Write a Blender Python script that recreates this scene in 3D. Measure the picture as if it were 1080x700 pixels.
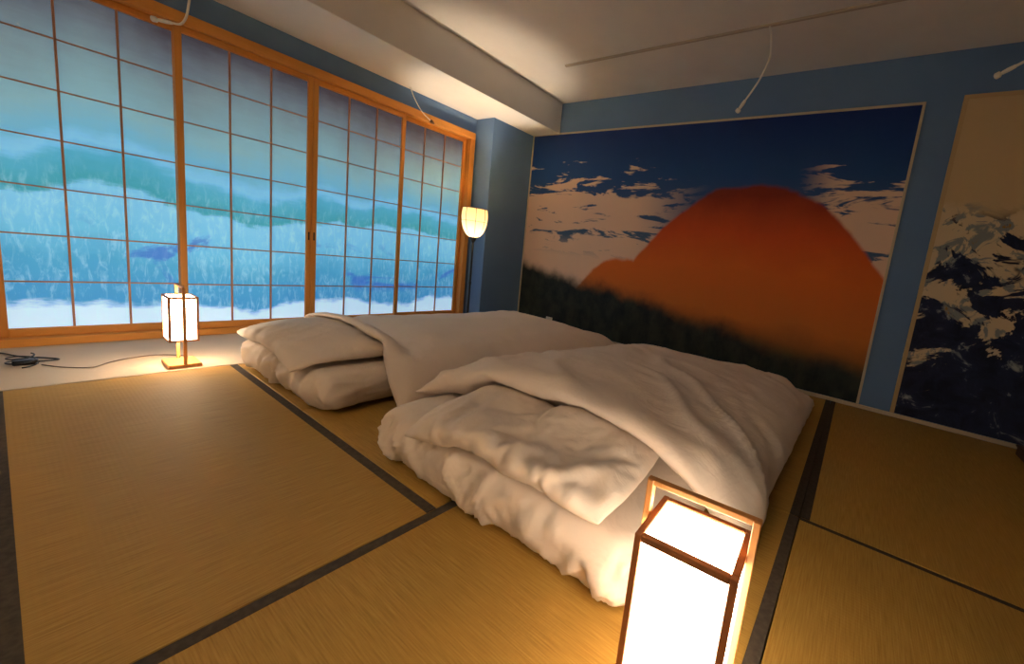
import bpy, bmesh, math, random, base64, zlib
from array import array
from mathutils import Vector, Matrix, noise

# ------------------------------------------------------------------ scene, camera, world, exposure
scene = bpy.context.scene
for o in list(bpy.data.objects): bpy.data.objects.remove(o, do_unlink=True)
COL = scene.collection

CAM = Vector((3.8504, -3.5478, 0.8731))
YAW, PITCH, ROLL, FPX, PX, PY = 31.9075, -8.1060, 7.2231, 412.868, 641.882, 334.231
def camera():
    y, p, r = (math.radians(a) for a in (YAW, PITCH, ROLL))
    f = Vector((-math.sin(y)*math.cos(p), math.cos(y)*math.cos(p), math.sin(p)))
    r0 = Vector((math.cos(y), math.sin(y), 0)); u0 = r0.cross(f)
    rr = math.cos(r)*r0 + math.sin(r)*u0
    uu = -math.sin(r)*r0 + math.cos(r)*u0
    cd = bpy.data.cameras.new('camera'); co = bpy.data.objects.new('camera', cd); COL.objects.link(co)
    m = Matrix((rr, uu, -f)).transposed().to_4x4(); m.translation = CAM
    co.matrix_world = m
    cd.sensor_fit = 'HORIZONTAL'; cd.sensor_width = 36.0; cd.lens = FPX*36.0/1080.0
    cd.shift_x = (540.0-PX)/1080.0; cd.shift_y = (PY-350.0)/1080.0
    cd.clip_start = 0.02; cd.clip_end = 60
    scene.camera = co
camera()

w = bpy.data.worlds.new('world'); scene.world = w; w.use_nodes = True
w.node_tree.nodes['Background'].inputs[0].default_value = (0.55, 0.7, 1.0, 1)
w.node_tree.nodes['Background'].inputs[1].default_value = 0.05
vs = scene.view_settings
scene.display_settings.display_device = 'sRGB'
vs.view_transform = 'Standard'; vs.look = 'None'; vs.gamma = 1.0; vs.use_curve_mapping = False
vs.exposure = 1.08

# light levels of the things that shine
SHOJI = 0.345          # daylight seen through the printed paper
LAMP = 11.0
FLOORLAMP = 0.42
BULB = 26.0

# ------------------------------------------------------------------ helpers
def srgb(r, g, b):
    def c(v):
        v /= 255.0
        return v/12.92 if v <= 0.04045 else ((v+0.055)/1.055)**2.4
    return (c(r), c(g), c(b), 1.0)

def tag(o, label=None, cat=None, group=None, kind=None):
    if label: o['label'] = label
    if cat: o['category'] = cat
    if group: o['group'] = group
    if kind: o['kind'] = kind
    return o

def empty(name, loc, rz=0.0, label=None, cat=None, group=None):
    o = bpy.data.objects.new(name, None); COL.objects.link(o)
    o.empty_display_size = 0.05; o.location = loc; o.rotation_euler = (0, 0, rz)
    return tag(o, label, cat, group)

def obj(name, me, mat, parent=None, loc=None):
    if isinstance(me, bmesh.types.BMesh):
        bm = me; me = bpy.data.meshes.new(name); bm.to_mesh(me); bm.free()
    o = bpy.data.objects.new(name, me); COL.objects.link(o)
    if mat is not None and not me.materials: me.materials.append(mat)
    if parent: o.parent = parent
    if loc is not None: o.location = loc
    return o

def bm_box(lo, hi, bevel=0.0, seg=1, bm=None):
    own = bm is None
    if own: bm = bmesh.new()
    x0, y0, z0 = lo; x1, y1, z1 = hi
    v = [bm.verts.new(p) for p in ((x0,y0,z0),(x1,y0,z0),(x1,y1,z0),(x0,y1,z0),(x0,y0,z1),(x1,y0,z1),(x1,y1,z1),(x0,y1,z1))]
    fs = [bm.faces.new([v[i] for i in q]) for q in ((0,3,2,1),(4,5,6,7),(0,1,5,4),(1,2,6,5),(2,3,7,6),(3,0,4,7))]
    if bevel > 0:
        es = {e for f in fs for e in f.edges}
        bmesh.ops.bevel(bm, geom=list(es), offset=bevel, segments=seg, affect='EDGES', profile=0.5)
    return bm

def box(name, lo, hi, mat, parent=None, bevel=0.0, seg=1):
    """box in world coordinates with its origin at the middle of its underside"""
    c = Vector(((lo[0]+hi[0])/2, (lo[1]+hi[1])/2, lo[2]))
    l = [lo[i]-c[i] for i in range(3)]; h = [hi[i]-c[i] for i in range(3)]
    base = Vector((0, 0, 0))
    if parent is not None:
        p = parent
        while p is not None: base = base + Vector(p.location); p = p.parent
    return obj(name, bm_box(l, h, bevel, seg), mat, parent, c-base)

def smooth(o, angle=None):
    for p in o.data.polygons: p.use_smooth = True
    return o

def bm_tube(pts, rad, n=8, bm=None, closed=False):
    own = bm is None
    if own: bm = bmesh.new()
    pts = [Vector(p) for p in pts]
    rings = []; up = Vector((0, 0, 1)); prev = None
    for i, p in enumerate(pts):
        if closed: t = pts[(i+1) % len(pts)]-pts[i-1]
        else: t = pts[min(i+1, len(pts)-1)]-pts[max(i-1, 0)]
        t.normalize()
        a = prev if prev is not None else (up if abs(t.z) < 0.9 else Vector((1, 0, 0)))
        a = (a-t*a.dot(t)).normalized(); b = t.cross(a); prev = a
        r = rad[i] if isinstance(rad, (list, tuple)) else rad
        rings.append([bm.verts.new(p+r*(math.cos(k*2*math.pi/n)*a+math.sin(k*2*math.pi/n)*b)) for k in range(n)])
    m = len(rings)
    for i in range(m if closed else m-1):
        A, B = rings[i], rings[(i+1) % m]
        for k in range(n): bm.faces.new((A[k], A[(k+1) % n], B[(k+1) % n], B[k]))
    if not closed:
        bm.faces.new(rings[0][::-1]); bm.faces.new(rings[-1])
    for f in bm.faces: f.smooth = True
    return bm

def bm_lathe(prof, n=32, bm=None):
    own = bm is None
    if own: bm = bmesh.new()
    rings = [[bm.verts.new((r*math.cos(k*2*math.pi/n), r*math.sin(k*2*math.pi/n), z)) for k in range(n)] for r, z in prof]
    for i in range(len(rings)-1):
        A, B = rings[i], rings[i+1]
        for k in range(n): bm.faces.new((A[k], A[(k+1) % n], B[(k+1) % n], B[k]))
    for f in bm.faces: f.smooth = True
    return bm

def spline(pts, n=10):
    pts = [Vector(p) for p in pts]; out = []
    for i in range(len(pts)-1):
        p0 = pts[max(i-1, 0)]; p1 = pts[i]; p2 = pts[i+1]; p3 = pts[min(i+2, len(pts)-1)]
        for k in range(n):
            t = k/n
            out.append(0.5*((2*p1)+(-p0+p2)*t+(2*p0-5*p1+4*p2-p3)*t*t+(-p0+3*p1-3*p2+p3)*t**3))
    out.append(pts[-1]); return out

# ------------------------------------------------------------------ materials
class N:
    """small node builder"""
    def __init__(s, name):
        s.m = bpy.data.materials.new(name); s.m.use_nodes = True; s.t = s.m.node_tree
        s.b = s.t.nodes['Principled BSDF']; s._tc = None
    def node(s, typ, **kw):
        n = s.t.nodes.new(typ)
        for k, v in kw.items(): setattr(n, k, v)
        return n
    def put(s, sock, v):
        if isinstance(v, bpy.types.NodeSocket): s.t.links.new(v, sock)
        elif v is not None: sock.default_value = v
    def tc(s, which='Object'):
        if s._tc is None: s._tc = s.node('ShaderNodeTexCoord')
        return s._tc.outputs[which]
    def pos(s): return s.node('ShaderNodeNewGeometry').outputs['Position']
    def math(s, op, a, b=None, c=None, clamp=False):
        n = s.node('ShaderNodeMath', operation=op); n.use_clamp = clamp
        for i, v in enumerate((a, b, c)):
            if v is not None: s.put(n.inputs[i], v)
        return n.outputs[0]
    def xyz(s, v):
        n = s.node('ShaderNodeSeparateXYZ'); s.put(n.inputs[0], v); return n.outputs
    def comb(s, x, y, z):
        n = s.node('ShaderNodeCombineXYZ')
        for i, v in enumerate((x, y, z)): s.put(n.inputs[i], v)
        return n.outputs[0]
    def scale(s, v, sc):
        n = s.node('ShaderNodeMapping'); s.put(n.inputs['Vector'], v); n.inputs['Scale'].default_value = sc; return n.outputs[0]
    def noise(s, v, scale, detail=3.0, rough=0.5, dist=0.0):
        n = s.node('ShaderNodeTexNoise'); s.put(n.inputs['Vector'], v)
        n.inputs['Scale'].default_value = scale; n.inputs['Detail'].default_value = detail
        n.inputs['Roughness'].default_value = rough; n.inputs['Distortion'].default_value = dist
        return n.outputs['Fac']
    def ramp(s, f, stops, interp='LINEAR'):
        n = s.node('ShaderNodeValToRGB'); s.put(n.inputs[0], f); e = n.color_ramp; e.interpolation = interp
        while len(e.elements) < len(stops): e.elements.new(0.5)
        for el, (p, c) in zip(e.elements, stops):
            el.position = p; el.color = c if len(c) == 4 else (*c, 1)
        return n.outputs[0]
    def step(s, v, a, b):
        n = s.node('ShaderNodeMapRange', interpolation_type='SMOOTHSTEP')
        s.put(n.inputs['Value'], v); n.inputs['From Min'].default_value = a; n.inputs['From Max'].default_value = b
        return n.outputs[0]
    def mix(s, f, a, b, blend='MIX'):
        n = s.node('ShaderNodeMix', data_type='RGBA', blend_type=blend)
        s.put(n.inputs['Factor'], f); s.put(n.inputs['A'], a) if False else None
        s.put(n.inputs[6], a); s.put(n.inputs[7], b); return n.outputs[2]
    def bump(s, h, strength=0.3, dist=0.01):
        n = s.node('ShaderNodeBump'); s.put(n.inputs['Height'], h)
        n.inputs['Strength'].default_value = strength; n.inputs['Distance'].default_value = dist
        s.t.links.new(n.outputs[0], s.b.inputs['Normal'])
    def base(s, c, rough=0.6, spec=0.3):
        s.put(s.b.inputs['Base Color'], c); s.put(s.b.inputs['Roughness'], rough)
        s.b.inputs['Specular IOR Level'].default_value = spec
        return s

def plain(name, c, rough=0.6, spec=0.3, var=0.0, scale=8.0, bump=0.0):
    n = N(name)
    if var > 0:
        f = n.noise(n.tc(), scale, 4)
        a = tuple(v*(1-var) for v in c[:3])+(1,); b = tuple(min(1, v*(1+var)) for v in c[:3])+(1,)
        n.base(n.ramp(f, [(0.3, a), (0.7, b)]), rough, spec)
        if bump: n.bump(n.noise(n.tc(), scale*12, 3), bump, 0.002)
    else: n.base(c, rough, spec)
    return n.m

def wood(name, c1, c2, axis=2, scale=18.0, rough=0.45):
    n = N(name)
    sc = [scale, scale, scale]; sc[axis] = scale*0.06
    v = n.scale(n.tc(), tuple(sc))
    f = n.noise(v, 1.6, 5, 0.6, 0.6)
    n.base(n.ramp(f, [(0.3, c1), (0.7, c2)]), rough, 0.35)
    n.bump(f, 0.12, 0.002)
    return n.m

M = {}
M['blue'] = plain('blue_wall_paint', srgb(97, 127, 170), 0.75, 0.2, 0.05, 2.5, 0.15)
M['ceiling'] = plain('ceiling_paper', srgb(222, 218, 214), 0.85, 0.15, 0.04, 3.0, 0.2)
M['beam'] = plain('beam_paper', srgb(222, 218, 214), 0.85, 0.15, 0.03, 3.0, 0.2)
M['offwall'] = plain('plain_wall_paper', srgb(214, 206, 194), 0.85, 0.15, 0.03, 3.0, 0.1)
M['subfloor'] = plain('subfloor_board', srgb(60, 48, 36), 0.8, 0.1)
M['strip'] = plain('pale_floor_board', srgb(196, 178, 158), 0.6, 0.25, 0.06, 3.0, 0.1)
M['frame_y'] = wood('frame_wood_along', srgb(196, 130, 58), srgb(212, 148, 72), 1)
M['frame_z'] = wood('frame_wood_upright', srgb(196, 130, 58), srgb(212, 148, 72), 2)
M['lattice'] = wood('lattice_wood', srgb(176, 122, 92), srgb(196, 140, 106), 2)
M['cream_trim'] = plain('cream_trim', srgb(196, 180, 158), 0.6, 0.25)
M['gold_trim'] = plain('buff_trim', srgb(186, 160, 122), 0.6, 0.25)
M['white_plastic'] = plain('white_plastic', srgb(226, 222, 214), 0.35, 0.5)
M['black_plastic'] = plain('black_plastic', srgb(26, 25, 26), 0.4, 0.5)
M['grey_cable'] = plain('grey_cable', srgb(120, 104, 92), 0.5, 0.4)
M['dark_metal'] = plain('dark_metal', srgb(24, 24, 28), 0.35, 0.5)
M['lamp_wood'] = wood('lamp_wood', srgb(196, 132, 74), srgb(218, 156, 94), 2, 30)
M['lamp_frame'] = wood('lamp_frame_wood', srgb(184, 118, 74), srgb(202, 136, 90), 2, 30)
M['dark_wood'] = wood('dark_brown_wood', srgb(58, 34, 20), srgb(84, 50, 30), 0, 20)
M['rail'] = plain('rail_paint', srgb(176, 164, 150), 0.5, 0.3)
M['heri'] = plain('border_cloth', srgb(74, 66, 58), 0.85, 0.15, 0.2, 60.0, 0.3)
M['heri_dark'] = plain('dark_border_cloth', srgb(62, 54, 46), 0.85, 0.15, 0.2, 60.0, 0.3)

def tatami_mat(name, along):
    n = N(name); x, y, z = n.xyz(n.pos())
    a, b = (x, y) if along == 'x' else (y, x)      # a runs along the mat, b across it
    wob = n.noise(n.scale(n.pos(), (3, 3, 3)), 1.0, 2)
    ridge = n.math('SINE', n.math('MULTIPLY', n.math('ADD', b, n.math('MULTIPLY', wob, 0.004)), 2*math.pi/0.0125))
    weave = n.math('SINE', n.math('MULTIPLY', a, 2*math.pi/0.006))
    strand = n.noise(n.comb(n.math('MULTIPLY', a, 260.0), n.math('MULTIPLY', b, 9.0), 0.0), 1.0, 3, 0.6)
    blot = n.noise(n.pos(), 1.7, 3)
    c = n.ramp(strand, [(0.3, srgb(148, 114, 52)), (0.55, srgb(168, 133, 64)), (0.75, srgb(180, 145, 76))])
    c = n.mix(n.math('MULTIPLY', n.step(blot, 0.3, 0.75), 0.35), c, srgb(158, 116, 46))
    n.base(c, 0.62, 0.3)
    h = n.math('ADD', n.math('MULTIPLY', ridge, 1.0), n.math('MULTIPLY', weave, 0.35))
    n.bump(n.math('ADD', h, n.math('MULTIPLY', strand, 0.8)), 0.16, 0.0005)
    return n.m
M['tatami_x'] = tatami_mat('woven_rush_along_x', 'x')
M['tatami_y'] = tatami_mat('woven_rush_along_y', 'y')

def linen(name, c):
    n = N(name)
    f = n.noise(n.tc(), 5.0, 4)
    n.base(n.ramp(f, [(0.3, tuple(v*0.95 for v in c[:3])+(1,)), (0.7, c)]), 0.85, 0.12)
    n.b.inputs['Sheen Weight'].default_value = 0.08
    r1 = n.math('ABSOLUTE', n.math('SUBTRACT', n.noise(n.tc(), 5.5, 3, 0.5, 1.6), 0.5))
    r2 = n.math('ABSOLUTE', n.math('SUBTRACT', n.noise(n.tc(), 13.0, 4, 0.55, 1.2), 0.5))
    n.bump(n.math('ADD', n.math('MULTIPLY', r1, -1.0), n.math('MULTIPLY', r2, -0.25)), 0.22, 0.03)
    return n.m
M['linen'] = linen('white_cotton', srgb(230, 214, 202))
M['linen2'] = linen('white_cotton_sheet', srgb(230, 214, 200))

def lamp_paper(name, col, strength):
    n = N(name)
    n.base(srgb(240, 226, 200), 0.8, 0.1)
    fib = n.noise(n.scale(n.tc(), (1, 1, 0.25)), 60.0, 4, 0.6)
    n.put(n.b.inputs['Emission Color'], n.mix(n.math('MULTIPLY', fib, 0.25), col, tuple(v*0.8 for v in col[:3])+(1,)))
    n.b.inputs['Emission Strength'].default_value = strength
    return n.m
M['lamp_paper'] = lamp_paper('lit_lamp_paper', (1.0, 0.82, 0.60, 1), LAMP)

def shade_paper():
    n = N('standing_lamp_paper')
    n.base(srgb(238, 214, 160), 0.8, 0.1)
    n.put(n.b.inputs['Emission Color'], (1.0, 0.62, 0.20, 1)); n.b.inputs['Emission Strength'].default_value = FLOORLAMP
    tr = n.node('ShaderNodeBsdfTranslucent'); tr.inputs[0].default_value = (0.9, 0.7, 0.42, 1)
    ms = n.node('ShaderNodeMixShader'); ms.inputs[0].default_value = 0.022
    out = n.t.nodes['Material Output']
    n.t.links.new(n.b.outputs[0], ms.inputs[1]); n.t.links.new(tr.outputs[0], ms.inputs[2]); n.t.links.new(ms.outputs[0], out.inputs[0])
    return n.m
M['shade_paper'] = shade_paper()

def shoji_paper():
    """printed paper lit from outside: soft generic bands of misty blues, no figures"""
    n = N('printed_lit_paper')
    x, y, z = n.xyz(n.pos())
    wob = n.noise(n.scale(n.pos(), (1, 0.9, 0.5)), 1.5, 4, 0.55)
    fine = n.noise(n.scale(n.pos(), (1, 6, 22)), 1.0, 5, 0.65)
    grass = n.noise(n.scale(n.pos(), (1, 34, 9)), 1.0, 4, 0.7, 0.8)
    h = n.math('ADD', z, n.math('MULTIPLY', n.math('SUBTRACT', wob, 0.5), 0.55))
    h = n.math('ADD', h, n.math('MULTIPLY', n.math('SUBTRACT', fine, 0.5), 0.10))
    c = n.ramp(n.math('DIVIDE', h, 2.0), [
        (0.00, srgb(190, 222, 250)), (0.10, srgb(180, 218, 250)), (0.12, srgb(62, 138, 196)), (0.25, srgb(70, 152, 200)),
        (0.33, srgb(98, 178, 220)), (0.44, srgb(118, 190, 232)), (0.455, srgb(64, 152, 176)), (0.53, srgb(78, 164, 200)), (0.56, srgb(118, 188, 232)),
        (0.60, srgb(104, 172, 206)), (0.68, srgb(122, 168, 184)), (0.80, srgb(112, 138, 150)), (0.89, srgb(94, 104, 116)), (0.97, srgb(64, 60, 68))])
    e = n.b.inputs
    c = n.mix(n.math('MULTIPLY', n.step(grass, 0.46, 0.7), n.math('MULTIPLY', n.step(z, 1.15, 0.8), 0.32)), c, srgb(176, 226, 244))
    blot = n.noise(n.scale(n.pos(), (1, 1.5, 1.9)), 1.5, 5, 0.6, 0.9)
    band = n.math('MULTIPLY', n.step(z, 0.28, 0.4), n.step(z, 0.8, 0.62))
    c = n.mix(n.math('MULTIPLY', n.step(blot, 0.56, 0.66), n.math('MULTIPLY', band, 0.75)), c, srgb(58, 100, 196))
    n.base(c, 0.8, 0.1)
    n.put(e['Emission Color'], c); e['Emission Strength'].default_value = SHOJI
    return n.m
M['shoji_paper'] = shoji_paper()

def mural_warm():
    """generic stand-in picture in the mural's colours: blue above, pale streaks, a rounded orange swell, dark green foot"""
    n = N('printed_mural_blue_orange')
    x, y, z = n.xyz(n.pos())
    u = n.math('DIVIDE', n.math('SUBTRACT', x, 0.283), 3.71); v = n.math('DIVIDE', z, 2.228)
    wob = n.noise(n.pos(), 2.2, 4, 0.6); wf = n.math('SUBTRACT', wob, 0.5)
    sky = n.ramp(v, [(0.25, srgb(112, 128, 146)), (0.55, srgb(62, 92, 128)), (0.78, srgb(30, 70, 132)), (1.0, srgb(16, 42, 108))])
    st = n.noise(n.scale(n.pos(), (1.3, 1, 6.5)), 1.3, 5, 0.6, 0.7)
    zone = n.math('MULTIPLY', n.step(n.math('ADD', v, n.math('MULTIPLY', wf, 0.3)), 0.98, 0.62), 1.0)
    thr = n.math('SUBTRACT', st, n.math('MULTIPLY', n.math('SUBTRACT', 1.0, zone), 0.35))
    pale = n.math('MAXIMUM', n.step(thr, 0.39, 0.45), n.step(v, 0.5, 0.38))
    side = n.math('MAXIMUM', n.step(u, 0.62, 0.40), n.step(u, 0.80, 0.9))
    sky = n.mix(n.math('MULTIPLY', pale, side), sky, srgb(220, 188, 168))
    # a broad rounded swell, no summit
    d = n.math('DIVIDE', n.math('SUBTRACT', u, 0.72), 0.34)
    hill = n.math('ADD', 0.08, n.math('MULTIPLY', 0.66, n.math('POWER', 2.718, n.math('MULTIPLY', n.math('POWER', n.math('ABSOLUTE', d), 2.6), -1.0))))
    d2 = n.math('DIVIDE', n.math('SUBTRACT', u, 0.40), 0.20)
    low_swell = n.math('ADD', 0.05, n.math('MULTIPLY', 0.36, n.math('POWER', 2.718, n.math('MULTIPLY', n.math('POWER', n.math('ABSOLUTE', d2), 2.4), -1.0))))
    hill = n.math('MAXIMUM', hill, low_swell)
    hd = n.math('SUBTRACT', n.math('ADD', hill, n.math('MULTIPLY', wf, 0.06)), v)
    hc = n.ramp(n.math('ADD', v, n.math('MULTIPLY', wf, 0.12)), [(0.10, srgb(96, 74, 44)), (0.24, srgb(190, 110, 50)), (0.42, srgb(208, 104, 42)), (0.56, srgb(196, 80, 36)), (0.72, srgb(128, 46, 30))])
    c = n.mix(n.step(hd, -0.012, 0.012), sky, hc)
    f = n.math('SUBTRACT', n.math('SUBTRACT', 0.34, n.math('MULTIPLY', u, 0.22)), v)
    f = n.math('ADD', f, n.math('MULTIPLY', wf, 0.16))
    gr = n.ramp(n.noise(n.scale(n.pos(), (1.5, 1, 1)), 5.0, 5, 0.6), [(0.3, srgb(22, 28, 36)), (0.7, srgb(50, 58, 52))])
    c = n.mix(n.step(f, -0.04, 0.05), c, gr)
    n.base(c, 0.7, 0.2)
    return n.m
M['mural_warm'] = mural_warm()

def mural_cool():
    """generic stand-in picture: buff ground with marbled dark blue and grey blotches"""
    n = N('printed_mural_buff_navy')
    x, y, z = n.xyz(n.pos()); v = n.math('DIVIDE', z, 2.25)
    b1 = n.noise(n.scale(n.pos(), (1.6, 1, 2.2)), 1.6, 5, 0.62, 1.2)
    b2 = n.noise(n.scale(n.pos(), (2, 1, 2)), 3.4, 5, 0.65, 0.8)
    c = n.mix(n.step(b2, 0.50, 0.56), srgb(206, 186, 156), srgb(128, 134, 136))
    c = n.mix(n.step(n.math('SUBTRACT', b2, 0.0), 0.64, 0.68), c, srgb(150, 116, 62))
    low = n.step(v, 0.62, 0.05)
    c = n.mix(n.step(n.math('ADD', b1, n.math('MULTIPLY', low, 0.16)), 0.53, 0.56), c, n.ramp(b2, [(0.35, srgb(18, 24, 48)), (0.6, srgb(34, 44, 74)), (0.7, srgb(150, 156, 160))]))
    c = n.mix(n.step(n.math('ADD', v, n.math('MULTIPLY', n.math('SUBTRACT', b1, 0.5), 0.2)), 0.64, 0.70), c, srgb(196, 172, 134))
    n.base(c, 0.7, 0.2)
    return n.m
M['mural_cool'] = mural_cool()

# ------------------------------------------------------------------ the room
CEIL, BEAMX, BEAMZ = 2.546, 0.686, 2.218
XR, YF = 5.95, -5.3
def struct(o): o['kind'] = 'structure'; return o

floor = struct(box('floor', (-0.1, YF, -0.09), (XR, 0.05, -0.032), M['subfloor']))
struct(box('trim_1', (-0.005, YF, -0.032), (0.852, -0.0, 0.0), M['strip'], bevel=0.002))      # pale board along the screens
struct(box('ceiling', (-0.1, YF, CEIL), (XR, 0.05, CEIL+0.06), M['ceiling']))
struct(box('trim_2', (0.0, YF, BEAMZ), (BEAMX, 0.0, CEIL+0.02), M['beam'], bevel=0.003))     # boxed-in beam
struct(box('wall_back', (-0.1, 0.008, -0.03), (XR, 0.07, CEIL), M['blue']))
bm = bm_box((-0.1, YF, 2.055), (-0.0, 0.0, CEIL)); bm_box((-0.1, YF, 0.0), (0.0, -3.63, 2.055), bm=bm); bm_box((-0.1, -0.632, 0.0), (0.0, 0.0, 2.055), bm=bm)
struct(obj('wall_left', bm, M['blue']))
struct(box('trim_3', (0.0005, -0.597, 0.0), (0.283, 0.0075, BEAMZ-0.0005), M['blue'], bevel=0.002))  # pillar in the corner
struct(box('wall_right', (XR, YF, -0.03), (XR+0.06, 0.05, CEIL), M['offwall']))
struct(box('wall_front', (-0.1, YF-0.06, -0.03), (XR, YF, CEIL), M['offwall']))
struct(box('baseboard_back', (0.284, -0.014, 0.0), (XR-0.01, 0.0, 0.028), M['cream_trim'], bevel=0.002))

# ------------------------------------------------------------------ tatami mats
HW = 0.033
def mat(x0, x1, y0, y1, along, heri, label, dark=False, HW=0.033):
    r = empty('tatami_mat', ((x0+x1)/2, (y0+y1)/2, -0.032), 0, label, 'tatami mat', 'tatami mats on the floor')
    box('rush_surface', (x0, y0, -0.032), (x1, y1, 0.0), M['tatami_'+along], r, bevel=0.003)
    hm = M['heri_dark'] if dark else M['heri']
    for s in heri:
        if s == 'y0': q = ((x0+.001, y0-.0008, -0.03), (x1-.001, y0+HW, 0.0013))
        if s == 'y1': q = ((x0+.001, y1-HW, -0.03), (x1-.001, y1+.0008, 0.0013))
        if s == 'x0': q = ((x0-.0008, y0+.001, -0.03), (x0+HW, y1-.001, 0.0013))
        if s == 'x1': q = ((x1-HW, y0+.001, -0.03), (x1+.0008, y1-.001, 0.0013))
        box('cloth_border', q[0], q[1], hm, r, bevel=0.001)
    return r
mat(0.862, 2.813, -3.588, -2.802, 'x', ('y0', 'y1'), 'broad bare tan tatami mat beside the small box lamp')
mat(0.862, 2.813, -4.45, -3.592, 'x', ('y0',), 'tan tatami mat at the left edge, mostly out of view')
mat(0.862, 1.752, -2.798, -0.016, 'y', (), 'tan tatami mat under the far futon beside the screens')
mat(1.756, 2.813, -2.798, -0.016, 'y', (), 'narrow strip of tan tatami mat between the two futons')
mat(2.817, 3.811, -4.70, -1.938, 'y', ('x0', 'x1'), 'tan tatami mat in the foreground under the large box lamp')
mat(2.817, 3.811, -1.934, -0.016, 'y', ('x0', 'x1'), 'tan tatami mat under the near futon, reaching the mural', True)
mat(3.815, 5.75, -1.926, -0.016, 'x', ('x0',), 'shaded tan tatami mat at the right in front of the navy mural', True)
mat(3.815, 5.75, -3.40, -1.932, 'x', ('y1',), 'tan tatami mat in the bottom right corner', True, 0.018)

# ------------------------------------------------------------------ sliding paper screens and their wooden frame
win = empty('window_1', (0, -2.1, 0)); win['kind'] = 'structure'
box('head_rail', (-0.06, -3.62, 1.985), (0.05, -0.632, 2.055), M['frame_y'], win, 0.003)
box('sill', (-0.06, -3.62, 0.001), (0.05, -0.632, 0.046), M['frame_y'], win, 0.003)
box('jamb', (-0.06, -0.690, 0.046), (0.048, -0.632, 1.985), M['frame_z'], win, 0.003)
box('jamb', (-0.06, -3.62, 0.046), (0.048, -3.562, 1.985), M['frame_z'], win, 0.003)

def screen(y0, y1, x0, label, pull=None):
    """sliding screen between y0 and y1, its back at x0"""
    x1 = x0+0.03; sw = 0.034; zb, zt, rb, rt = 0.046, 1.985, 0.092, 1.943
    r = empty('paper_screen', (x0, (y0+y1)/2, zb), 0, label, 'sliding screen', 'sliding paper screens')
    st0 = box('stile', (x0, y0+.0005, zb), (x1, y0+sw, zt), M['frame_z'], r, 0.0025)
    st1 = box('stile', (x0, y1-sw, zb), (x1, y1-.0005, zt), M['frame_z'], r, 0.0025)
    box('rail', (x0, y0+sw, rt), (x1-.001, y1-sw, zt), M['frame_y'], r, 0.0025)
    box('rail', (x0, y0+sw, zb), (x1-.001, y1-sw, rb), M['frame_y'], r, 0.0025)
    ya, yb = y0+sw, y1-sw; nc, nr = 3, 7; t = 0.0045
    cw, rh = (yb-ya)/nc, (rt-rb)/nr
    for i in range(1, nc): box('upright_bar', (x0+.010, ya+i*cw-t, rb), (x0+.024, ya+i*cw+t, rt), M['lattice'], r)
    for j in range(1, nr): box('cross_bar', (x0+.012, ya, rb+j*rh-t*.8), (x0+.0225, yb, rb+j*rh+t*.8), M['lattice'], r)
    me = None
    for i in range(nc):
        for j in range(nr):
            p = (x0+.010, ya+(i+.5)*cw, rb+j*rh)
            if me is None:
                o = box('paper_pane', (x0+.008, ya+i*cw, rb+j*rh), (x0+.0095, ya+(i+1)*cw, rb+(j+1)*rh), M['shoji_paper'], r); me = o.data; z0 = o.location.copy()
            else:
                o = bpy.data.objects.new('paper_pane', me); COL.objects.link(o); o.parent = r
                o.location = z0+Vector((0, i*cw, j*rh))
    if pull:
        st, yc = (st0, y0+sw/2) if pull == 'y0' else (st1, y1-sw/2)
        box('finger_pull', (x1-.002, yc-.006, 0.735), (x1+.0008, yc+.006, 0.80), M['dark_metal'], None, 0.0008).location
        o = COL.objects[-1]; wl = o.location.copy(); o.parent = st; o.location = wl-Vector(st.location)-Vector(r.location)
screen(-3.556, -2.838, -0.046, 'leftmost paper screen, directly behind and left of the small box lamp')
screen(-2.872, -2.131, -0.008, 'second paper screen from the left, between two thick posts', 'y1')
screen(-2.129, -1.390, -0.008, 'third paper screen from the left, behind the head of the far futon', 'y0')
screen(-1.424, -0.696, -0.046, 'rightmost and narrowest looking paper screen beside the standing lamp')

# ------------------------------------------------------------------ murals
def mural(name, x0, x1, z0, z1, m, tm, label, tw):
    r = empty(name, ((x0+x1)/2, 0.0, z0), 0, label, 'mural')
    box('printed_panel', (x0, -0.0015, z0), (x1, 0.0075, z1), m, r)
    box('edge_strip', (x0, -0.008, z0), (x0+tw, -0.0016, z1), tm, r, 0.001)
    box('edge_strip', (x1-tw, -0.008, z0), (x1, -0.0016, z1), tm, r, 0.001)
    box('edge_strip', (x0+tw, -0.008, z1-tw), (x1-tw, -0.0016, z1), tm, r, 0.001)
mural('wall_mural', 0.2845, 3.997, 0.030, 2.228, M['mural_warm'], M['cream_trim'], 'wide blue and orange printed mural filling the wall behind the futons', 0.018)
mural('wall_mural', 4.195, 5.9, 0.030, 2.250, M['mural_cool'], M['gold_trim'], 'buff and navy printed mural at the right edge', 0.026)

# ------------------------------------------------------------------ ceiling rail and hanging cords
box('ceiling_rail', (1.285, -0.70, CEIL-0.014), (5.2, -0.675, CEIL-0.0005), M['rail'], None, 0.003)
tag(COL.objects['ceiling_rail'], 'thin pale rail running across the ceiling above the mural', 'rail')

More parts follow.
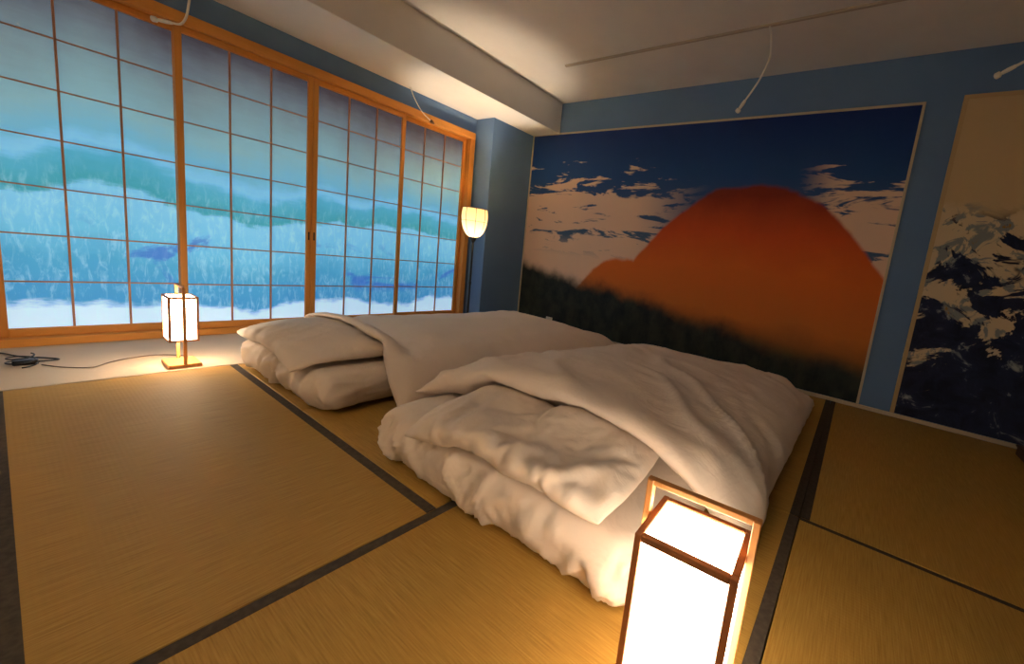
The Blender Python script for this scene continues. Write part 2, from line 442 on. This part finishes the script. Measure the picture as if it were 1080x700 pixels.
def cord(pts, rad, label, tip, tipmat=None):
    pts = [Vector(p) for p in pts]; b = pts[0].copy()
    r = empty('hanging_cord', b, 0, label, 'cord', 'cords hanging from the ceiling')
    sp = spline([p-b for p in pts], 10)
    obj('cable', bm_tube(sp, rad, 8), M['white_plastic'], r)
    e = sp[-1]; d = (sp[-1]-sp[-3]).normalized()
    if tip == 'connector':
        o = obj('connector', bm_tube([e-d*.002, e+d*.004, e+d*.03, e+d*.055, e+d*.062], [rad, .010, .012, .010, .006], 12), M['white_plastic'], r)
        obj('end_cap', bm_tube([e+d*.06, e+d*.066, e+d*.084, e+d*.09], [.010, .0165, .0165, .008], 12), tipmat or M['white_plastic'], o)
    else:
        obj('clip', bm_tube([e-d*.005, e+d*.005, e+d*.03, e+d*.045], [.006, .018, .014, .002], 5), M['dark_wood'], r)
    return r
cord([(0.09, -2.80, 2.217), (0.085, -2.812, 2.13), (0.08, -2.826, 2.03), (0.078, -2.85, 1.975), (0.075, -2.885, 1.962)], 0.006, 'white cord with a connector hooked in front of the second screen post', 'connector')
cord([(0.062, -1.392, 2.217), (0.062, -1.35, 2.14), (0.062, -1.27, 2.05), (0.062, -1.175, 1.998)], 0.0045, 'thin white cord with a dark clip above the rightmost screen', 'clip')
cord([(3.035, -0.687, 2.531), (3.062, -0.70, 2.44), (3.075, -0.715, 2.32), (3.035, -0.72, 2.19), (2.962, -0.72, 2.066)], 0.0065, 'white cord with a connector dangling from the ceiling rail over the mural', 'connector')
cord([(4.60, -0.687, 2.531), (4.62, -0.66, 2.42), (4.54, -0.60, 2.29), (4.43, -0.53, 2.235), (4.335, -0.5, 2.187)], 0.0075, 'white cord with a connector in the upper right corner over the buff mural', 'connector')

# ------------------------------------------------------------------ wall socket
r = empty('wall_socket', (0.82, -0.0016, 0.032), 0, 'small white wall socket low on the mural by the far futon', 'socket')
box('plate', (0.775, -0.016, 0.032), (0.865, -0.0018, 0.128), M['white_plastic'], r, 0.003, 2)
for s in (-1, 1): box('slot', (0.82+s*.012-.003, -0.0172, 0.064), (0.82+s*.012+.003, -0.0155, 0.080), M['black_plastic'], r)

# ------------------------------------------------------------------ box lamps
def box_lamp(loc, rz, k, label):
    """wooden lamp: slab base, two posts joined by a handle bar, framed paper box between the posts"""
    r = empty('box_lamp', loc, rz, label, 'lamp', 'wooden paper box lamps')
    w, d, zb, zt, zh = 0.072*k, 0.0585*k, 0.145*k, 0.392*k, 0.447*k
    t = 0.0105*k; pw = 0.011*k
    def b(name, lo, hi, m, par=r, bev=0.0012): return obj(name, bm_box(lo, hi, bev*k), m, par)
    b('base', (-w-.012*k, -d-.006*k, 0.0015), (w+.012*k, d+.006*k, 0.020*k), M['lamp_wood'], bev=.002)
    for s in (-1, 1):
        x0, x1 = sorted((s*(w+.0005), s*(w+pw)))
        b('post', (x0, -pw*.62, 0.020*k), (x1, pw*.62, zh), M['lamp_wood'])
    b('handle_bar', (-w-pw*1.05, -pw*.5, zh-.0085*k), (w+pw*1.05, pw*.5, zh+.001*k), M['lamp_wood'])
    for sx in (-1, 1):
        for sy in (-1, 1):
            x0, x1 = sorted((sx*w, sx*(w-t))); y0, y1 = sorted((sy*d, sy*(d-t)))
            b('corner_post', (x0, y0, zb), (x1, y1, zt), M['lamp_frame'])
    for z0, z1 in ((zb, zb+t), (zt-t, zt)):
        for s in (-1, 1):
            y0, y1 = sorted((s*d, s*(d-t))); b('shade_rail', (-w+t, y0, z0), (w-t, y1, z1), M['lamp_frame'])
            x0, x1 = sorted((s*w, s*(w-t))); b('shade_rail', (x0, -d+t, z0), (x1, d-t, z1), M['lamp_frame'])
    i = .35
    for s in (-1, 1):
        y0, y1 = sorted((s*(d-t*i), s*(d-t*(i+.25)))); b('side_paper', (-w+t, y0, zb+t), (w-t, y1, zt-t), M['lamp_paper'], bev=0)
        x0, x1 = sorted((s*(w-t*i), s*(w-t*(i+.25)))); b('side_paper', (x0, -d+t, zb+t), (x1, d-t, zt-t), M['lamp_paper'], bev=0)
    b('top_paper', (-w+t, -d+t, zt-t*(i+.25)), (w-t, d-t, zt-t*i), M['lamp_paper'], bev=0)
    return r
l1 = box_lamp((0.735, -3.003, 0.0), 0.0, 1.0, 'small wooden paper box lamp on the pale board before the screens')
l2 = box_lamp((3.695, -2.939, 0.0), 0.065, 1.14, 'large wooden paper box lamp in the foreground by the near futon')
l2['group'] = l1['group']
# flex of the small lamp
sp = spline([(-0.05, 0.03, .022), (-0.16, 0.04, .006), (-0.24, -0.05, .0045), (-0.225, -0.16, .0045), (-0.17, -0.24, .0045), (-0.105, -0.30, .0045), (-0.16, -0.38, .0045), (-0.25, -0.44, .0045)], 10)
obj('power_flex', bm_tube(sp, 0.003, 6), M['grey_cable'], l1)

# ------------------------------------------------------------------ black adapter and lead on the board
r = empty('power_adapter', (0.46, -3.48, 0.0), 0, 'black plug and coiled lead on the pale board at the left', 'plug')
obj('plug_body', bm_box((-.05, -.045, .001), (.0, .03, .026), .006, 2), M['black_plastic'], r)
sp = [Vector((.005+.055*math.cos(a)*(1-.01*a), -.02+.045*math.sin(a)*(1-.01*a), .006+.0035*a)) for a in [i*.25 for i in range(60)]]
obj('coiled_lead', bm_tube(sp, .0032, 6), M['black_plastic'], r)
obj('lead', bm_tube(spline([(-.02, .03, .012), (-.05, .09, .006), (-.10, .06, .006), (-.18, -.02, .006), (-.28, -.07, .006), (-.34, -.14, .006)], 8), .004, 6), M['black_plastic'], r)

# ------------------------------------------------------------------ standing lamp in the corner
def standing_lamp(loc, label, watts):
    r = empty('standing_lamp', loc, 0, label, 'lamp', 'standing lamps')
    obj('base', bm_lathe([(0.0, .001), (.12, .001), (.122, .008), (.118, .016), (.03, .022), (.014, .03), (0, .03)], 40), M['dark_metal'], r)
    obj('pole', bm_tube([(0, 0, .028), (0, 0, .45), (0, 0, .90)], .0105, 12), M['dark_metal'], r)
    obj('pole_joint', bm_lathe([(0, .46), (.0135, .46), (.0135, .49), (0, .49)], 16), M['dark_metal'], r)
    obj('shade_cup', bm_lathe([(.0, .885), (.012, .885), (.02, .90), (.034, .925), (.036, .938), (.0, .938)], 24), M['dark_metal'], r)
    prof = [(.034, .935), (.060, .950), (.086, .982), (.106, 1.025), (.119, 1.075), (.124, 1.125), (.122, 1.17), (.115, 1.215)]
    sh = obj('lamp_shade', bm_lathe(prof, 40), M['shade_paper'], r)
    for k in range(8):
        a = k*math.pi/4+.2
        obj('rib', bm_tube([((q+.0015)*math.cos(a), (q+.0015)*math.sin(a), z) for q, z in prof], .0024, 6), M['dark_wood'], sh)
    for rad, z in ((.1155, 1.215), (.1225, 1.09)):
        obj('hoop', bm_tube([(rad*math.cos(i*math.pi/20), rad*math.sin(i*math.pi/20), z) for i in range(40)], .0034 if z > 1.2 else .0018, 6, closed=True), M['dark_wood'], sh)
    ld = bpy.data.lights.new('bulb', 'POINT'); ld.energy = watts; ld.color = (1.0, 0.85, 0.67); ld.shadow_soft_size = 0.03
    lo = bpy.data.objects.new('bulb', ld); COL.objects.link(lo); lo.parent = r; lo.location = (0, 0, 1.01)
standing_lamp((0.53, -0.945, 0.0), 'standing lamp with a tulip paper shade on a black pole in the corner', BULB)
standing_lamp((2.3, -4.85, 0.0), 'added unseen fill lamp with a tulip paper shade by the wall facing the murals', BULB*5.0)  # added lamp behind the camera, out of view, to raise the room's ambient light

# ------------------------------------------------------------------ dark wooden box peeking in at the right edge
r = empty('wooden_box', (4.99, -0.36, 0.0), 0, 'dark brown wooden box just showing at the right edge', 'box')
box('body', (4.842, -0.56, 0.001), (5.20, -0.16, 0.05), M['dark_wood'], r, 0.004)
box('lid', (4.836, -0.566, 0.0505), (5.206, -0.154, 0.066), M['dark_wood'], r, 0.003)

# ------------------------------------------------------------------ bedding: closed cloth shells settled on the floor and on each other
random.seed(5)
def slab(xs, ys, zs):
    """surface of a box lattice"""
    nx, ny, nz = len(xs)-1, len(ys)-1, len(zs)-1; idx = {}; V = []; F = []
    def g(i, j, k):
        if (i, j, k) not in idx: idx[(i, j, k)] = len(V); V.append((xs[i], ys[j], zs[k]))
        return idx[(i, j, k)]
    for j in range(ny):
        for i in range(nx):
            F.append((g(i,j,nz), g(i+1,j,nz), g(i+1,j+1,nz), g(i,j+1,nz))); F.append((g(i,j,0), g(i,j+1,0), g(i+1,j+1,0), g(i+1,j,0)))
    for k in range(nz):
        for i in range(nx):
            F.append((g(i,0,k), g(i+1,0,k), g(i+1,0,k+1), g(i,0,k+1))); F.append((g(i,ny,k), g(i,ny,k+1), g(i+1,ny,k+1), g(i+1,ny,k)))
        for j in range(ny):
            F.append((g(0,j,k), g(0,j,k+1), g(0,j+1,k+1), g(0,j+1,k))); F.append((g(nx,j,k), g(nx,j+1,k), g(nx,j+1,k+1), g(nx,j,k+1)))
    return V, F
def shell(nx, ny, at):
    """two layers of cloth sewn together along the border; at(u, v, side) gives the place, u and v from -1 to 1"""
    idx = {}; V = []; F = []
    def g(i, j, k):
        rim = i in (0, nx) or j in (0, ny)
        key = (i, j, 0 if rim else k)
        if key not in idx: idx[key] = len(V); V.append(at(i/nx*2-1, j/ny*2-1, 0 if rim else (1 if k else -1)))
        return idx[key]
    for j in range(ny):
        for i in range(nx):
            F.append((g(i,j,1), g(i+1,j,1), g(i+1,j+1,1), g(i,j+1,1))); F.append((g(i,j,0), g(i,j+1,0), g(i+1,j+1,0), g(i+1,j,0)))
    return V, F
def raw(name, V, F, jitter):
    me = bpy.data.meshes.new(name)
    me.from_pydata([Vector(v)+Vector((random.uniform(-1, 1), random.uniform(-1, 1), random.uniform(-1, 1)))*jitter for v in V], [], F); me.update()
    return obj(name, me, None)
def collider(o, thick=0.004, friction=40):
    o.modifiers.new('collision', 'COLLISION'); c = o.collision
    c.thickness_outer = thick; c.thickness_inner = 0.05; c.cloth_friction = friction
def settle(o, frames, press, shrink, mass=0.3, tens=12.0, bend=0.2, selfc=True, q=6):
    m = o.modifiers.new('cloth', 'CLOTH'); s = m.settings
    s.quality = q; s.mass = mass; s.air_damping = 1.5
    s.tension_stiffness = s.compression_stiffness = tens; s.shear_stiffness = tens*0.4; s.bending_stiffness = bend
    s.tension_damping = s.compression_damping = s.shear_damping = 5.0; s.bending_damping = 0.5
    s.shrink_min = shrink; s.use_pressure = True; s.uniform_pressure_force = press
    c = m.collision_settings; c.use_collision = True; c.distance_min = 0.006; c.collision_quality = 3; c.friction = 40
    c.use_self_collision = selfc; c.self_distance_min = 0.006; c.self_friction = 5
    m.point_cache.frame_start = 1; m.point_cache.frame_end = frames
    scene.frame_start = 1; scene.frame_end = frames
    for f in range(1, frames+1): scene.frame_set(f)
    e = o.evaluated_get(bpy.context.evaluated_depsgraph_get()); me = e.to_mesh()
    P = [v.co.copy() for v in me.vertices]; e.to_mesh_clear()
    o.modifiers.remove(m)
    for v, p in zip(o.data.vertices, P): v.co = p
    o.data.update(); scene.frame_set(1)
def steps(a, b, d):
    n = max(1, round((b-a)/d)); return [a+(b-a)*i/n for i in range(n+1)]

ground = raw('settling_ground', [(-1, -6, 0.002), (7, -6, 0.002), (7, 1, 0.002), (-1, 1, 0.002)], [(0, 1, 2, 3)], 0); collider(ground, 0.003, 60)

def rounded(p, x0, x1, y0, y1, h):
    """soft-edged slab: corners and edges rounded, sides bulging, top gently uneven"""
    r = h*0.48
    q = Vector((min(x1-r*1.3, max(x0+r*1.3, p.x)), min(y1-r, max(y0+r, p.y)), min(h-r, max(0.004+r, p.z))))
    d = p-q
    if d.length > 1e-6: p = q+d.normalized()*min(d.length, r*1.02)
    top = 0.02*noise.noise(Vector((p.x*3.1, p.y*3.1, 0.5)))*max(0.0, p.z/h)
    side = 0.025*noise.noise(Vector((p.x*2.3, p.y*1.1, 8.0)))
    return (p.x, p.y+side, p.z+top)
def bed(fx0, fx1, fy0, fy1, fh, pil, duv):
    ys = steps(fy0, fy0+0.55, 0.025); ys += steps(ys[-1], fy1, 0.07)[1:]
    V, F = slab(steps(fx0, fx1, 0.025), ys, steps(0.004, fh, fh/6))
    V = [rounded(Vector(p), fx0, fx1, fy0, fy1, fh) for p in V]
    fut = raw('futon', V, F, 0); collider(fut)
    W, L, cx, cy, cz, rz, tilt, press, shrink = pil
    def pat(u, v, s):
        a, b = u*W/2, v*L/2; t = 0.05*((1-abs(u)**6)*(1-abs(v)**6))**0.5
        return (cx+a*math.cos(rz)-b*math.sin(rz), cy+a*math.sin(rz)+b*math.cos(rz), cz+tilt*b+s*t)
    V, F = shell(round(W/0.020), round(L/0.020), pat)
    p = raw('pillow', V, F, 0.002); settle(p, 42, press, shrink, 0.1, 15, 0.03)
    for v in p.data.vertices: v.co.z += 0.012
    collider(p)
    W, L, cx, cy, cz, rz, shear, b0, b1, press, shrink, frames = duv
    def dat(u, v, s):
        a, b = u*W/2, v*L/2; t = 0.03*((1-abs(u)**6)*(1-abs(v)**6))**0.5
        x = cx+a*math.cos(rz)-b*math.sin(rz); y = cy+a*(math.sin(rz)+shear*(0.5-0.5*v))+b*math.cos(rz)
        over = max(0.0, b0-x, x-b1)
        return (x, y, max(0.04, cz-1.2*over)+s*t)
    V, F = shell(round(W/0.042), round(L/0.042), dat)
    d = raw('duvet', V, F, 0.004); settle(d, frames, press, shrink, 0.3, 12, 0.15)
    for o in (fut, p): o.modifiers.remove(o.modifiers['collision'])
    return fut, p, d
def ridge(x, y, z):
    """sharp-crested folds between 0 and 1"""
    return (1-abs(noise.noise(Vector((x, y, z)))))**3
def smoothstep(a, b, t):
    t = min(1, max(0, (t-a)/(b-a))); return t*t*(3-2*t)
def sheet_folds(y0, amp):
    def f(p):            # gathers fanning down the head end
        wgt = smoothstep(0.42, 0.10, p.y-y0)
        bend = 0.10*noise.noise(Vector((p.x*2.5, p.y*2.5, 7)))+0.55*(p.z-0.1)+0.03*noise.noise(Vector((p.x*9, p.y*6, p.z*9)))
        gain = 0.35+1.3*smoothstep(-0.35, 0.35, noise.noise(Vector((p.x*4, p.z*5, 11))))
        return amp*wgt*gain*(ridge((p.x+bend)*7, p.y*1.5, p.z*4.0)-0.5+0.6*(ridge((p.x-bend*.7)*15, p.y*3, p.z*6+5)-0.5)+0.45*(ridge((p.x+bend)*30, p.y*5, p.z*9)-0.5))
    return f
def pillow_folds(y0, amp):
    def f(p):            # puckers running in from the seam
        wgt = 0.25+0.75*smoothstep(0.26, 0.03, p.y-y0)
        bend = 0.10*noise.noise(Vector((p.x*4, p.y*4, 3)))+0.35*(p.y-y0)
        return amp*wgt*(ridge((p.x+bend)*8, p.y*2.2, 1.5)-0.45+0.4*ridge((p.x+bend)*16, p.y*4, 9.5)-0.15)
    return f
def duvet_folds(dx, dy, amp, freq, cx, cy):
    def f(p):            # long creases running along (dx, dy)
        a = p.x*dx+p.y*dy; b = -p.x*dy+p.y*dx
        wob = 0.16*noise.noise(Vector((p.x*2, p.y*2, 4)))
        mask = smoothstep(-0.3, 0.15, noise.noise(Vector((p.x*1.6+cx, p.y*1.6+cy, 2))))
        return amp*(mask*(ridge(a*1.5, (b+wob)*freq, 6.5)-0.45)+0.2*(ridge(a*3, (b+wob)*freq*2.1, 1.5)-0.45))
    return f
def on_top(nz): return smoothstep(-0.3, 0.2, nz)          # undersides lie flat on what carries them
def on_side(nz): return 1-0.85*smoothstep(0.6, 0.95, abs(nz))
def finish(o, m, fold, side, label, cat, group):
    s = o.modifiers.new('subdivision', 'SUBSURF'); s.levels = 1
    me = bpy.data.meshes.new_from_object(o.evaluated_get(bpy.context.evaluated_depsgraph_get()))
    o.modifiers.remove(s); o.data = me
    move = [v.normal*fold(v.co)*side(v.normal.z) for v in me.vertices]
    for v, d in zip(me.vertices, move): v.co += d; v.co.z = max(v.co.z, 0.003)
    c = Vector((0, 0, 0))
    for v in me.vertices: c += v.co
    c /= len(me.vertices); c.z = min(v.co.z for v in me.vertices)
    for v in me.vertices: v.co -= c
    o.location = c; me.materials.clear(); me.materials.append(m); smooth(o)
    tag(o, label, cat, group)

FAR = bed(0.86, 1.93, -2.80, -0.55, 0.19,
          (0.80, 0.46, 1.34, -2.59, 0.28, -0.03, 0.0, 2.5, -0.07),
          (1.40, 2.06, 1.42, -1.50, 0.40, 0.0, 0.0, 0.92, 1.90, 2.3, -0.02, 52))
NEAR = bed(2.29, 3.57, -2.78, -0.55, 0.19,
           (0.80, 0.44, 2.99, -2.55, 0.27, 0.06, 0.0, 1.9, -0.09),
           (1.42, 2.02, 2.99, -1.44, 0.40, 0.0, 0.12, 2.42, 3.50, 2.3, -0.04, 52))
bpy.data.objects.remove(ground, do_unlink=True)
for (f, p, d), ff, pf, df, fl, pl, dl in (
    (FAR, sheet_folds(-2.80, 0.022), pillow_folds(-2.82, 0.012), duvet_folds(0.25, 0.97, 0.008, 3.0, 0.0, 0.0),
     'white futon mattress of the far bed beside the paper screens', 'white pillow at the head of the far bed, near the small lamp', 'smooth white duvet covering the far bed'),
    (NEAR, sheet_folds(-2.77, 0.022), pillow_folds(-2.78, 0.020), duvet_folds(0.75, -0.66, 0.028, 5.5, 3.0, 1.0),
     'white crumpled futon mattress of the near bed by the large lamp', 'wrinkled white pillow at the head of the near bed', 'creased white duvet covering the near bed behind the large lamp')):
    finish(f, M['linen2'], ff, on_side, fl, 'futon', 'futon mattresses'); finish(p, M['linen2'], pf, on_top, pl, 'pillow', 'pillows'); finish(d, M['linen'], df, on_top, dl, 'duvet', 'duvets')
scene.frame_end = 1
